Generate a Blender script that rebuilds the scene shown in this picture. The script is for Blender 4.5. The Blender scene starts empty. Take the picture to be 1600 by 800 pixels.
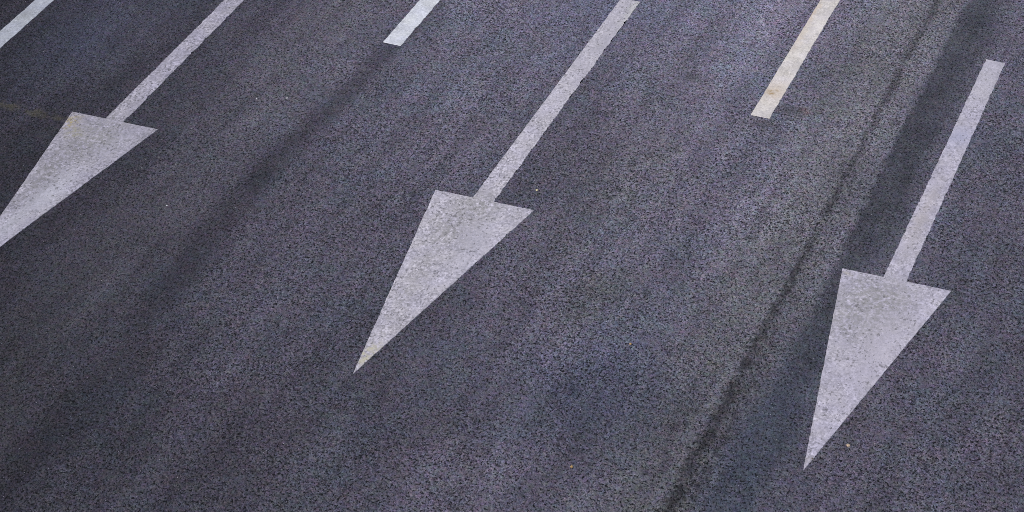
import bpy, bmesh, math, random
from mathutils import Vector, noise as mnoise
R = math.radians
C = bpy.context.scene.collection
S = bpy.context.scene

# ------------------------------------------------------------ camera
cd = bpy.data.cameras.new('camera'); cam = bpy.data.objects.new('camera', cd); C.objects.link(cam)
cam.location = (6.6536, -15.2298, 11.1876)
cam.rotation_euler = (0.95438875, 0.01892134, 0.38531072)
cd.sensor_fit = 'HORIZONTAL'; cd.sensor_width = 36.0; cd.lens = 85.373
cd.clip_start = 0.1; cd.clip_end = 2000
S.camera = cam

# ------------------------------------------------------------ overcast daylight
EL, AZ = R(52), R(200)
w = bpy.data.worlds.new("World"); S.world = w; w.use_nodes = True
nt = w.node_tree; nt.nodes.clear()
sky = nt.nodes.new('ShaderNodeTexSky'); sky.sky_type = 'NISHITA'; sky.sun_disc = False
sky.sun_elevation = EL; sky.sun_rotation = AZ; sky.air_density = 1.0; sky.dust_density = 3.0; sky.ozone_density = 1.5
bg = nt.nodes.new('ShaderNodeBackground'); bg.inputs[1].default_value = 0.10
wo = nt.nodes.new('ShaderNodeOutputWorld')
nt.links.new(sky.outputs[0], bg.inputs[0]); nt.links.new(bg.outputs[0], wo.inputs[0])
sd = bpy.data.lights.new('sun', 'SUN'); sd.energy = 1.5; sd.angle = R(20); sd.color = (1.0, 0.95, 0.90)
sun = bpy.data.objects.new('sun', sd); C.objects.link(sun)
dv = Vector((math.sin(AZ) * math.cos(EL), math.cos(AZ) * math.cos(EL), math.sin(EL)))   # towards the sun
sun.rotation_euler = dv.to_track_quat('Z', 'Y').to_euler(); sun.location = dv * 50
S.view_settings.view_transform = 'Standard'; S.view_settings.look = 'None'
S.view_settings.exposure = 0.40; S.view_settings.gamma = 1.0
S.view_settings.use_curve_mapping = False
S.cycles.use_denoising = False          # keep the fine grain of the asphalt
S.cycles.filter_width = 0.85

# ------------------------------------------------------------ node helper
class N:
    def __init__(s, name):
        s.m = bpy.data.materials.new(name); s.m.use_nodes = True
        s.t = s.m.node_tree; s.t.nodes.clear()
        s.out = s.t.nodes.new('ShaderNodeOutputMaterial')
        s.b = s.t.nodes.new('ShaderNodeBsdfPrincipled')
        s.t.links.new(s.b.outputs[0], s.out.inputs[0])
        g = s.t.nodes.new('ShaderNodeNewGeometry'); s.P = g.outputs['Position']
        sp = s.t.nodes.new('ShaderNodeSeparateXYZ'); s.lk(s.P, sp.inputs[0]); s.x, s.y = sp.outputs[0], sp.outputs[1]
    def lk(s, a, i):
        if isinstance(a, (int, float)): i.default_value = a
        elif isinstance(a, (tuple, list)): i.default_value = (*a, 1.0) if len(a) == 3 and i.type == 'RGBA' else a
        else: s.t.links.new(a, i)
    def ma(s, op, a, b=0.0, c=0.0, clamp=False):
        n = s.t.nodes.new('ShaderNodeMath'); n.operation = op; n.use_clamp = clamp
        s.lk(a, n.inputs[0]); s.lk(b, n.inputs[1]); s.lk(c, n.inputs[2]); return n.outputs[0]
    def mul(s, a, b): return s.ma('MULTIPLY', a, b)
    def add(s, a, b): return s.ma('ADD', a, b)
    def sub(s, a, b): return s.ma('SUBTRACT', a, b)
    def xyz(s, x, y, z=0.0):
        n = s.t.nodes.new('ShaderNodeCombineXYZ'); s.lk(x, n.inputs[0]); s.lk(y, n.inputs[1]); s.lk(z, n.inputs[2]); return n.outputs[0]
    def noise(s, scale, detail=2.0, rough=0.5, vec=None, dist=0.0, w=None, col=False):
        n = s.t.nodes.new('ShaderNodeTexNoise'); n.noise_dimensions = '4D' if w is not None else '3D'
        s.lk(vec or s.P, n.inputs['Vector'])
        if w is not None: n.inputs['W'].default_value = w
        n.inputs['Scale'].default_value = scale; n.inputs['Detail'].default_value = detail
        n.inputs['Roughness'].default_value = rough; n.inputs['Distortion'].default_value = dist
        return n.outputs['Color'] if col else n.outputs['Fac']
    def voro(s, scale, feature='F1', rnd=1.0, vec=None):
        n = s.t.nodes.new('ShaderNodeTexVoronoi'); n.feature = feature; s.lk(vec or s.P, n.inputs['Vector'])
        n.inputs['Scale'].default_value = scale; n.inputs['Randomness'].default_value = rnd
        return n.outputs
    def smooth(s, v, a, b, lo=0.0, hi=1.0):
        n = s.t.nodes.new('ShaderNodeMapRange'); n.interpolation_type = 'SMOOTHSTEP'; s.lk(v, n.inputs[0])
        for i, q in zip((1, 2, 3, 4), (a, b, lo, hi)): s.lk(q, n.inputs[i])
        return n.outputs[0]
    def mix(s, f, a, b, mode='MIX'):
        n = s.t.nodes.new('ShaderNodeMix'); n.data_type = 'RGBA'; n.blend_type = mode; n.clamp_factor = True
        s.lk(f, n.inputs[0]); s.lk(a, n.inputs[6]); s.lk(b, n.inputs[7]); return n.outputs[2]
    def scale(s, col, f):
        n = s.t.nodes.new('ShaderNodeVectorMath'); n.operation = 'SCALE'; s.lk(col, n.inputs[0]); s.lk(f, n.inputs['Scale']); return n.outputs[0]
    def sepc(s, col):
        n = s.t.nodes.new('ShaderNodeSeparateColor'); s.lk(col, n.inputs[0]); return n.outputs
    def ramp(s, v, stops, interp='EASE'):
        n = s.t.nodes.new('ShaderNodeValToRGB'); n.color_ramp.interpolation = interp; s.lk(v, n.inputs[0])
        e = n.color_ramp.elements
        while len(e) < len(stops): e.new(0.5)
        for i, (p_, q) in enumerate(stops): e[i].position = p_
        for i, (p_, q) in enumerate(stops): e[i].color = (q, q, q, 1)
        return s.sepc(n.outputs[0])[0]
    def blob(s, x, y, cx, cy, sx, sy):
        """soft elliptical patch: 1 in the middle, 0 outside"""
        dx = s.mul(s.sub(x, cx), 1.0 / sx); dy = s.mul(s.sub(y, cy), 1.0 / sy)
        d = s.add(s.mul(dx, dx), s.mul(dy, dy))
        return s.ma('EXPONENT', s.mul(d, -1.0))
    def bump(s, h, strength, dist):
        n = s.t.nodes.new('ShaderNodeBump'); n.inputs['Strength'].default_value = strength
        n.inputs['Distance'].default_value = dist; s.lk(h, n.inputs['Height']); s.t.links.new(n.outputs[0], s.b.inputs['Normal'])

# ------------------------------------------------------------ asphalt
def asphalt():
    s = N('worn_asphalt')
    wn = s.noise(1.3, 3, 0.55, col=True); wc = s.sepc(wn)
    wf = s.noise(9.0, 3, 0.6, col=True); wfc = s.sepc(wf)
    xw = s.add(s.x, s.add(s.mul(s.sub(wc[0], 0.5), 0.16), s.mul(s.sub(wfc[0], 0.5), 0.10)))
    xb = s.add(s.x, s.add(s.mul(s.sub(wc[0], 0.5), 0.9), s.mul(s.sub(wfc[0], 0.5), 0.30)))
    yb = s.add(s.y, s.add(s.mul(s.sub(wc[1], 0.5), 1.4), s.mul(s.sub(wfc[1], 0.5), 0.35)))
    # tyre-polished and oily strips along the lanes, as a profile across the road
    prof = [(-7, .92), (-5.4, .80), (-4.9, .84), (-4.45, 1.02), (-4.05, .80), (-3.6, .76), (-3.1, .84), (-2.75, 1.0), (-2.35, 1.12),
            (-2.06, 1.04), (-1.84, 1.0), (-1.6, 1.02), (-1.35, 1.06), (-.9, 1.06), (-.5, .96), (-.1, .90), (.3, .86),
            (.75, 1.0), (1.3, 1.10), (1.7, 1.06), (2.15, 1.10), (2.5, 1.14), (2.72, 1.10), (2.9, 1.16), (3.5, 1.02), (3.8, .94), (4.3, .98), (7, .95)]
    tone = s.ramp(s.mul(s.add(xw, 7.0), 1 / 14.0), [((a + 7) / 14, b * .5) for a, b in prof])
    tone = s.mul(tone, 2.0)
    # dark rubber streak running down from the end of the lane line
    xt = s.add(s.add(s.mul(s.x, .6), s.mul(xw, .4)), s.smooth(s.y, 2.4, -.6, -0.15, 0.0))
    xt = s.sub(xt, s.smooth(s.y, -1.4, -4.0, 0.0, 0.22))
    td = s.ma('ABSOLUTE', s.sub(xt, -1.87))
    rub = s.mul(s.smooth(td, 0.02, s.smooth(s.y, 1, -3, 0.19, .30), 1, 0), s.mul(s.smooth(s.y, -4.2, -.8, 0.30, 1.0), s.smooth(s.noise(2.4, 3, .6, w=30.0), .3, .6, .75, 1)))
    tone = s.mul(tone, s.sub(1.0, s.mul(rub, 0.44)))
    # the smooth sealed strip beside the joint: hard edge on one side, feathered on the other
    bend = s.smooth(s.y, 0.2, -2.6, 0.0, 0.16)
    xs = s.add(s.add(s.add(s.x, bend), s.mul(s.sub(wfc[2], 0.5), 0.13)), s.mul(s.sub(wc[1], 0.5), 0.14))
    strip = s.mul(s.smooth(xs, 2.90, s.smooth(s.y, 1.0, -1.5, 2.98, 3.13)), s.smooth(s.add(xw, s.mul(s.sub(wc[2], .5), .25)), 3.12, 3.46, 1, 0))
    tone = s.mul(tone, s.sub(1.0, s.mul(strip, s.mul(s.smooth(s.noise(2.2, 4, .65, w=21.0), .3, .7, .46, .64), s.smooth(s.y, -2.6, -.2, .62, 1.0)))))
    # thin open joint left of it, coming and going
    xc = s.add(s.x, s.add(s.mul(s.sub(s.noise(2.2, 3, 0.6, w=3.1), 0.5), 0.10), s.mul(s.sub(s.noise(22.0, 3, 0.65, w=3.1), 0.5), 0.16)))
    jd = s.ma('ABSOLUTE', s.sub(xc, 2.685))
    jy = s.smooth(s.add(s.y, s.mul(s.sub(wc[2], .5), 1.5)), 3.2, -.6, 0.72, 1.0)
    jbr = s.smooth(s.noise(5.0, 3, 0.7, w=8.0), 0.36, 0.56, 0.45, 1.0)
    jd = s.ma('MINIMUM', jd, s.add(s.ma('ABSOLUTE', s.sub(xc, s.smooth(s.y, 3.0, -3.0, 2.60, 2.80))), 0.045))
    joint = s.mul(s.mul(s.smooth(jd, 0.01, s.smooth(s.y, 1.0, -3.0, 0.055, 0.10), 1, 0), jy), jbr)
    tone = s.mul(tone, s.sub(1.0, s.mul(joint, 0.66)))
    # patches of wear, oil and dust, some with brightness falloff painted in as well
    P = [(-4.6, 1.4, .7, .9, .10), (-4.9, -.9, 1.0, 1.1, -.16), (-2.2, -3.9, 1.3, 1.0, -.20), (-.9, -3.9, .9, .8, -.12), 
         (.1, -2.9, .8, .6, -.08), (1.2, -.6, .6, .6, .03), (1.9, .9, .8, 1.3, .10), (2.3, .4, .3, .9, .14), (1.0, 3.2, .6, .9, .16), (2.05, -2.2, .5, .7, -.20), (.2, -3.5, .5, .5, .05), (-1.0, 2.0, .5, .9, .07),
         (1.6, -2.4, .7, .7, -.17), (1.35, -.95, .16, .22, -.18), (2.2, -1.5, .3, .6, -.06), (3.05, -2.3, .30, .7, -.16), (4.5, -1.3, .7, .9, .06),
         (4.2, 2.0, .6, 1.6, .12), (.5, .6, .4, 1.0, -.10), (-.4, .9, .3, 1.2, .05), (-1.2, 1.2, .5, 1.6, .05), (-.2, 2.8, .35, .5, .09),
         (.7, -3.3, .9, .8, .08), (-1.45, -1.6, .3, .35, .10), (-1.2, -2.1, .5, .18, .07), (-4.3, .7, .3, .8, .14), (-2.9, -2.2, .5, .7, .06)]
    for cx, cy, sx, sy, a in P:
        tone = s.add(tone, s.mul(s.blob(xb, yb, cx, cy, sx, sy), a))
    # sheen and vignetting painted into the colour: lighter far right, darker near left
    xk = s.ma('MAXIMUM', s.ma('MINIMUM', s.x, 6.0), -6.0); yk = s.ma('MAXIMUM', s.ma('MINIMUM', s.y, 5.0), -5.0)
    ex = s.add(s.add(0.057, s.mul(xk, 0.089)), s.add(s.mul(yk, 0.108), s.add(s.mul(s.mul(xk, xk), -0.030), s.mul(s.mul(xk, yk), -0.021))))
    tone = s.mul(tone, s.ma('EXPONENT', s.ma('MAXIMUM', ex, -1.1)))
    # faint streaks dragged along the lanes
    stk = s.noise(2.2, 4, 0.6, vec=s.xyz(s.mul(s.x, 2.6), s.mul(s.y, 0.22), 3.0))
    tone = s.mul(tone, s.smooth(stk, 0.25, 0.75, 0.84, 1.16))
    med = s.noise(2.6, 4, 0.6, vec=s.xyz(s.x, s.mul(s.y, 0.45), 0.0))
    tone = s.mul(tone, s.smooth(med, 0.25, 0.75, 0.86, 1.14))
    fine = s.noise(11.0, 3, 0.6)
    tone = s.mul(tone, s.smooth(fine, 0.25, 0.75, 0.90, 1.10))
    # smooth places where the stones are closed over with bitumen and rubber
    closed = s.smooth(s.noise(3.2, 3, 0.6, w=5.0), 0.56, 0.68)
    dk = rub
    flat = s.ma('MAXIMUM', s.mul(closed, 0.55), s.ma('MAXIMUM', s.mul(strip, 0.35), s.mul(dk, 0.40)))
    lf = s.smooth(s.x, -1.5, -2.3, 0, 0.22)
    flat = s.ma('MAXIMUM', flat, lf)
    grip = s.sub(1.0, flat)
    # stones and the pits between them
    Pg = s.xyz(s.x, s.mul(s.y, 0.74), 0.0)
    v1 = s.voro(66.0, vec=Pg); c1 = s.sepc(v1['Color'])
    v2 = s.voro(125.0, vec=Pg); c2 = s.sepc(v2['Color'])
    pn = s.noise(56.0, 2, 0.6, vec=Pg)
    coarse = s.smooth(s.noise(1.7, 3, .6, w=12.0), .35, .65, .75, 1.2)
    pit = s.smooth(pn, 0.33, 0.44, 1, 0)
    g = s.add(s.mul(s.sub(c1[0], 0.5), 1.0), s.mul(s.sub(c2[1], 0.5), 0.75))
    g = s.add(g, s.mul(s.sub(s.noise(38.0, 2, .6, vec=Pg), 0.5), 1.0))
    g = s.mul(s.sub(g, s.mul(pit, 1.6)), coarse)
    pale = s.mul(s.smooth(c2[0], 0.90, 0.97), s.smooth(v2['Distance'], 0.35, 0.6, 1, 0))
    tone = s.mul(tone, s.add(s.ma('MAXIMUM', s.add(1.17, s.mul(g, grip)), 0.10), s.mul(pale, 0.85)))
    spark = s.mul(s.smooth(c2[0], 0.985, 0.993), s.smooth(v2['Distance'], 0.30, 0.45, 1, 0))
    # colour: bluish grey binder, some warmer and some greener and bluer stone and dust
    hue = s.noise(4.5, 3, 0.6, w=1.0); hue2 = s.noise(1.1, 2, 0.5, w=7.0)
    col = s.mix(s.smooth(hue, 0.38, 0.62), (0.096, 0.087, 0.114), (0.087, 0.090, 0.116))
    col = s.mix(s.smooth(hue2, 0.42, 0.62, 0, 0.8), col, (0.100, 0.090, 0.118))
    warm = s.smooth(s.ma('ABSOLUTE', s.sub(xw, 2.55)), 0.10, 0.75, 0.9, 0)
    warm = s.ma('MAXIMUM', warm, s.mul(s.blob(xb, yb, 1.35, -.95, .25, .3), 0.9))
    warm = s.ma('MAXIMUM', warm, s.mul(s.blob(xb, yb, 1.0, .8, .5, 1.3), 0.55))
    col = s.mix(warm, col, (0.095, 0.092, 0.104))
    col = s.mix(s.smooth(s.ma('ABSOLUTE', s.sub(xw, -2.45)), 0.1, 0.7, 0.5, 0), col, (0.097, 0.092, 0.108))
    blue = s.ma('MAXIMUM', s.blob(xb, yb, -4.5, 1.1, .6, 1.1), s.ma('MAXIMUM', s.mul(s.blob(xb, yb, 1.75, -2.0, .6, .8), 1.0), s.mul(s.blob(xb, yb, -.1, 3.2, .6, .6), .7)))
    col = s.mix(s.mul(blue, 0.75), col, (0.082, 0.089, 0.130))
    col = s.mix(s.mul(strip, s.smooth(s.y, 1, -2, .8, 1.0)), col, s.mix(s.smooth(s.y, 0, -2.2), (0.088, 0.090, 0.112), (0.082, 0.090, 0.122)))
    grc = s.mix(0.55, (0.5, 0.5, 0.5), s.noise(24.0, 2, .6, w=4.0, col=True))                      # each stone its own cast
    col = s.mix(0.55, col, grc, 'OVERLAY')
    grm = s.mix(0.5, (0.5, 0.5, 0.5), s.noise(6.0, 3, .65, w=17.0, col=True))
    col = s.mix(0.28, col, grm, 'OVERLAY')
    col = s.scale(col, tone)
    # ochre dribble beside the first arrow, rusty spot and dull patch by the cream line
    yl = s.add(s.y, s.mul(s.sub(wfc[1], 0.5), 0.22))
    och = s.mul(s.mul(s.smooth(s.ma('ABSOLUTE', s.sub(yl, -0.13)), 0.01, 0.07, 1, 0), s.smooth(s.x, -3.88, -3.80, 1, 0)), s.smooth(s.noise(7, 2, w=2.), 0.35, 0.6, 0.1, 1.0))
    col = s.mix(s.mul(och, 0.42), col, (0.10, 0.090, 0.052))
    rs = s.blob(s.x, s.y, 2.085, 2.23, 0.055, 0.05)
    col = s.mix(s.mul(rs, s.smooth(fine, .35, .6, .2, .6)), col, (0.20, 0.085, 0.085))
    for a in ((1.78, 1.90, .09, .07), (1.97, 2.20, .13, .08), (.99, 2.42, .10, .08)):
        col = s.mix(s.mul(s.blob(s.x, s.y, *a), 0.65), col, (0.078, 0.074, 0.084))
    sb = s.mul(c2[2], s.smooth(s.noise(2.0, 3, .6, w=41.0), .35, .6, .1, 1))
    col = s.mix(s.mul(spark, s.mul(s.ma('MAXIMUM', sb, s.mul(strip, .6)), 0.8)), col, (0.36, 0.36, 0.40))
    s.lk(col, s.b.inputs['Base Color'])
    s.lk(s.smooth(flat, 0, 1, 0.92, 0.80), s.b.inputs['Roughness'])
    s.b.inputs['Specular IOR Level'].default_value = 0.25
    h = s.add(s.mul(s.smooth(v1['Distance'], 0.1, 0.7, 1, 0), grip), s.mul(pit, -1.2))
    h = s.add(h, s.mul(s.noise(140.0, 2, .6), 0.6))
    s.bump(h, 0.8, 0.008)
    return s.m

# ------------------------------------------------------------ road marking paint
def paint(name, base, seed, wear=0.5, grain=0.5, stains=(), tints=()):
    s = N(name)
    wf = s.sepc(s.noise(14.0, 3, 0.65, w=seed, col=True))
    xb = s.add(s.x, s.mul(s.sub(wf[0], 0.5), 0.16)); yb = s.add(s.y, s.mul(s.sub(wf[1], 0.5), 0.26))
    col = s.mix(s.smooth(s.noise(5.0, 3, .6, w=seed), 0.35, 0.65), base, tuple(c * k for c, k in zip(base, (0.97, 0.97, 1.04))))
    t = s.smooth(s.noise(7.0, 4, 0.65, w=seed + 1), 0.30, 0.70, 0.88, 1.10)
    t = s.mul(t, s.smooth(s.noise(3.0, 2, 0.5, w=seed + 9), 0.3, 0.7, 0.93, 1.06))
    Pg = s.xyz(s.x, s.mul(s.y, 0.74), 0.0)
    v = s.voro(70.0, vec=Pg); c = s.sepc(v['Color'])
    gr = s.add(s.mul(s.sub(c[0], 0.5), 0.50), s.mul(s.sub(s.noise(42, 2, .6, w=seed), 0.5), 1.0))
    patchy = s.smooth(s.noise(6.0, 3, .6, w=seed + 4), 0.35, 0.65, 0.45, 1.25)
    t = s.mul(t, s.add(1.0, s.mul(s.mul(gr, grain), patchy)))
    col = s.scale(col, t)
    for cx, cy, sx, sy, k, a in tints:
        col = s.mix(s.mul(s.blob(xb, yb, cx, cy, sx, sy), a), col, k)
    for cx, cy, sx, sy, k, a in stains:
        m = s.mul(s.blob(xb, yb, cx, cy, sx, sy), s.smooth(s.noise(24, 4, .7, w=seed + 2), 0.38, 0.60, 0.05, 1))
        col = s.mix(s.mul(m, a), col, k)
    stk = s.noise(2.6, 3, .6, vec=s.xyz(s.mul(s.x, 4.0), s.mul(s.y, .35), seed))
    col = s.mix(s.mul(s.smooth(stk, .50, .72), .40 * wear), col, (0.24, 0.235, 0.25))
    # worn-through pores, in clusters
    cl = s.smooth(s.noise(4.5, 3, 0.6, w=seed + 5), 0.40, 0.66)
    pr = s.noise(36.0, 2, 0.6, vec=Pg, w=seed + 6)
    thr = s.sub(0.435, s.mul(s.sub(1.0, cl), 0.08))
    pore = s.ma('MULTIPLY', s.smooth(s.sub(thr, pr), -0.03, 0.05), wear)
    big = s.mul(s.smooth(s.noise(17.0, 3, .6, w=seed + 7), 0.40, 0.33), cl)
    pore = s.ma('MAXIMUM', pore, s.mul(big, wear))
    col = s.mix(pore, col, (0.115, 0.110, 0.112))
    s.lk(col, s.b.inputs['Base Color'])
    s.b.inputs['Roughness'].default_value = 0.75; s.b.inputs['Specular IOR Level'].default_value = 0.3
    h = s.add(s.mul(s.smooth(v['Distance'], .1, .7, 1, 0), 0.5), s.mul(pore, -1.0))
    s.bump(s.add(h, s.mul(s.noise(60, 3, .6), .8)), 0.45, 0.003)
    return s.m

# ------------------------------------------------------------ objects
def link(name, bm, mat, parent=None, loc=(0, 0, 0)):
    me = bpy.data.meshes.new(name); bm.to_mesh(me); bm.free()
    me.materials.append(mat); o = bpy.data.objects.new(name, me); C.objects.link(o)
    o.location = loc; o.parent = parent
    return o
def tag(o, label, cat, group=None):
    o['label'] = label; o['category'] = cat
    if group: o['group'] = group
    return o
def slab(pts, h, seed, rough=0.003, square=(), origin=(0, 0), step=0.012):
    """hand-laid marking: outline of pts (counter-clockwise) with a slightly ragged edge, real thickness, sloped rim.
    square = edge indices that butt under another piece and stay straight"""
    out = []; n = len(pts)
    for i in range(n):
        a = Vector((*pts[i], 0)); b = Vector((*pts[(i + 1) % n], 0)); L = (b - a).length
        k = max(2, int(L / step)); d = (b - a) / L; nr = Vector((d.y, -d.x, 0))
        rg = rough if not isinstance(rough, (list, tuple)) else rough[i]
        for j in range(k):
            t = j / k; q = a + (b - a) * t
            if i not in square:
                e = min(1.0, t * L / .04, (1 - t) * L / .04)
                f = mnoise.noise(Vector((q.x * 55, q.y * 55, seed))) + 1.3 * mnoise.noise(Vector((q.x * 14, q.y * 14, seed + 7))) + .8 * mnoise.noise(Vector((q.x * 4, q.y * 4, seed + 3)))
                chip = max(0.0, mnoise.noise(Vector((q.x * 11, q.y * 11, seed + 31))) - .30) * 3.0 * (1 + mnoise.noise(Vector((q.x * 90, q.y * 90, seed))))
                q = q + nr * (rg * f * e - rg * 1.6 * chip * e)
            out.append((q, nr if i not in square else Vector((0, 0, 0))))
    bm = bmesh.new(); o = Vector((*origin, 0))
    lo = [bm.verts.new(q - o + m * .0015 + Vector((0, 0, .0005))) for q, m in out]
    hi = [bm.verts.new(q - o - m * .0010 + Vector((0, 0, h))) for q, m in out]
    k = len(out)
    for i in range(k):
        bm.faces.new((lo[i], lo[(i + 1) % k], hi[(i + 1) % k], hi[i]))
    f = bm.faces.new(hi); bmesh.ops.triangulate(bm, faces=[f])
    bmesh.ops.recalc_face_normals(bm, faces=bm.faces[:])
    return bm

# road sheet
bm = bmesh.new(); bmesh.ops.create_grid(bm, x_segments=8, y_segments=8, size=400)
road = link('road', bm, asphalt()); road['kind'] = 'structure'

WHITE = (0.46, 0.455, 0.52)
def arrow(ox, oy, head, shaft, mat, seed, label, rough=.0024, shaft_rough=(0, .005, .003, .004)):
    e = bpy.data.objects.new('lane_arrow', None); C.objects.link(e); e.location = (ox, oy, 0); e.empty_display_size = .3
    tag(e, label, 'lane arrow', 'white straight-ahead arrows painted on the lanes')
    link('arrow_head', slab(head, .0036, seed, rough, origin=(ox, oy)), mat, e)
    link('arrow_shaft', slab(shaft, .0031, seed + 20, shaft_rough, square=(0,), origin=(ox, oy)), mat, e)
    return e
DIRT = (0.24, 0.235, 0.22)
OCH = (0.36, 0.30, 0.15)
mA = paint('worn_white_paint_left', (0.37, 0.35, 0.39), 11.0, 0.72, 1.35,
   stains=[(-3.5, -.3, .25, .4, DIRT, .8), (-3.6, -.95, .13, .5, (.20, .195, .19), .85), (-3.83, -.15, .06, .10, OCH, 1.1), (-3.70, -.30, .07, .09, (0.33, .31, .20), .8)],
   tints=[(-3.42, -1.15, .12, .35, (0.50, 0.50, 0.54), .6), (-3.5, -1.7, .08, .3, (0.50, 0.50, 0.54), .5), (-3.3, -.35, .15, .25, (0.42, 0.41, 0.47), .4)])
mB = paint('worn_white_paint_middle', (0.475, 0.45, 0.48), 23.0, 0.72, 1.25,
   stains=[(.02, -.10, .2, .2, DIRT, .75), (-.12, -.5, .2, .4, DIRT, .65), (-.05, -1.4, .12, .6, DIRT, .5), (-.012, -2.24, .06, .15, (0.50, .47, .34), 1.1)],
   tints=[(.0, 2.6, .2, 1.2, (0.46, 0.44, 0.475), .5), (.18, -.7, .12, .5, (0.45, 0.435, 0.49), .6), (.09, 3.4, .04, .3, (0.5, 0.5, 0.45), .6)])
mC = paint('worn_white_paint_right', (0.45, 0.425, 0.47), 37.0, 0.62, 1.05,
   stains=[(3.42, -.20, .26, .28, DIRT, .85), (3.32, -.62, .22, .3, DIRT, .6), (3.2, -.3, .1, .4, DIRT, .45), (3.429, -2.254, .022, .02, (0.12, .10, .07), 1.6), (3.07, .03, .06, .03, (.42, .38, .30), .5)],
   tints=[(3.43, 2.28, .12, .16, (0.38, 0.38, 0.49), .75), (3.43, 1.0, .06, .5, (0.45, 0.41, 0.40), .6), (3.52, -.75, .2, .7, (0.48, 0.45, 0.50), .6), (3.43, 3.3, .15, .5, (0.47, 0.455, 0.48), .5)])
arrow(-3.482, 0,
      [(-3.905, -.003), (-3.482, -2.50), (-3.059, .003)], [(-3.575, -.03), (-3.400, -.03), (-3.404, 3.55), (-3.580, 3.545)],
      mA, 1.0, 'grey-white lane arrow at the left edge, speckled and worn, yellow smear on its barb')
arrow(0.005, 0,
      [(-.429, -.018), (-.019, -2.505), (.447, -.014)], [(-.094, -.04), (.089, -.04), (.099, 3.546), (-.088, 3.545)],
      mB, 2.0, 'middle lane arrow, whole and white, its sharp tip pointing down between the two others', shaft_rough=[0, .006, .003, .002])
arrow(3.455, 0.084,
      [(3.026, .081), (3.434, -2.380), (3.893, .086)], [(3.358, .05), (3.538, .05), (3.521, 3.622), (3.350, 3.628)],
      mC, 3.0, 'rightmost lane arrow, pale lavender white, beside the dark smooth strip of asphalt', rough=.002)

G = 'broken lane lines between the lanes'
d1 = paint('bluish_white_line_paint', (0.40, 0.42, 0.44), 51.0, 0.30, 0.6, stains=[(-5.2, 1.3, .06, .2, DIRT, .4)])
d2 = paint('clean_white_line_paint', (0.60, 0.615, 0.62), 63.0, 0.22, 0.55, stains=[(-1.83, 2.35, .03, .15, DIRT, .25)])
d3 = paint('cream_white_line_paint', (0.64, 0.60, 0.54), 77.0, 0.22, 0.50,
   stains=[(1.72, 2.42, .05, .04, (.36, .25, .12), .9)],
   tints=[(1.74, 2.45, .14, .16, (.58, .48, .38), .6), (1.67, 3.9, .03, .25, (.58, .45, .32), .6), (1.68, 3.4, .04, .22, (.58, .48, .36), .5)])
def dash(x0, x1, y0, mat, seed, label, rough=.003, sk=0.0):
    ox, oy = (x0 + x1) / 2, y0
    o = link('lane_line', slab([(x0, y0), (x1, y0 - sk), (x1, y0 + 6), (x0, y0 + 6)], .0034, seed, rough, origin=(ox, oy)), mat, loc=(ox, oy, 0))
    return tag(o, label, 'lane line', G)
dash(-5.262, -5.095, -4.0, d1, 5.0, 'bluish grey line crossing the top left corner of the road')
dash(-1.848, -1.670, 2.040, d2, 6.0, 'brightest white line end, above the dark tyre strip between left and middle arrows', rough=[.002, .006, .002, .002], sk=.008)
dash(1.664, 1.832, 2.010, d3, 7.0, 'cream lane line with orange rust stains between middle and right arrows', rough=[.002, .004, .002, .002], sk=.004)

# ------------------------------------------------------------ loose grit on the road
def stone_mat(name, c):
    s = N(name); s.lk(s.scale(c, s.smooth(s.noise(180, 2), .3, .7, .7, 1.2)), s.b.inputs['Base Color'])
    s.b.inputs['Roughness'].default_value = .7; return s.m
cream, tan, ochre, white = stone_mat('cream_stone', (.55, .50, .30)), stone_mat('tan_stone', (.48, .36, .25)), stone_mat('ochre_stone', (.42, .27, .11)), stone_mat('white_stone', (.6, .6, .62))
def pebble(x, y, r, mat, label, seed):
    random.seed(seed); bm = bmesh.new(); bmesh.ops.create_icosphere(bm, subdivisions=3, radius=r)
    for v in bm.verts:
        k = 1 + .35 * mnoise.noise(v.co * (1.1 / r) + Vector((seed, 0, 0))) + .15 * mnoise.noise(v.co * (3 / r) + Vector((0, seed, 0)))
        v.co = Vector((v.co.x * k * 1.25, v.co.y * k, max(v.co.z * k * .7, -r * .45)))
    for f in bm.faces: f.smooth = False
    o = link('pebble', bm, mat, loc=(x, y, r * .45)); o.rotation_euler.z = random.uniform(0, 6.28)
    return tag(o, label, 'pebble', 'loose pebbles lying on the asphalt')
pebble(.362, .270, .0095, cream, 'pale yellow pebble lying just above the right barb of the middle arrow', 1)
pebble(3.655, -2.005, .011, tan, 'tan pebble on the asphalt right of the rightmost arrow tip', 2)
pebble(1.891, -2.925, .010, ochre, 'ochre pebble near the bottom edge, lowest of the loose stones', 3)
pebble(1.796, -1.430, .009, ochre, 'dull ochre pebble between the middle and right arrow heads', 4)
pebble(-2.482, .749, .0065, white, 'white stone chip nearer the left arrow shaft, left one of a pair on the asphalt', 5)
pebble(-2.237, .857, .006, white, 'white chip of stone nearest the dark tyre streak, the right one of a pair', 6)
pebble(-2.414, -1.009, .006, white, 'tiny white chip of stone on dark asphalt below the head of the left arrow', 7)
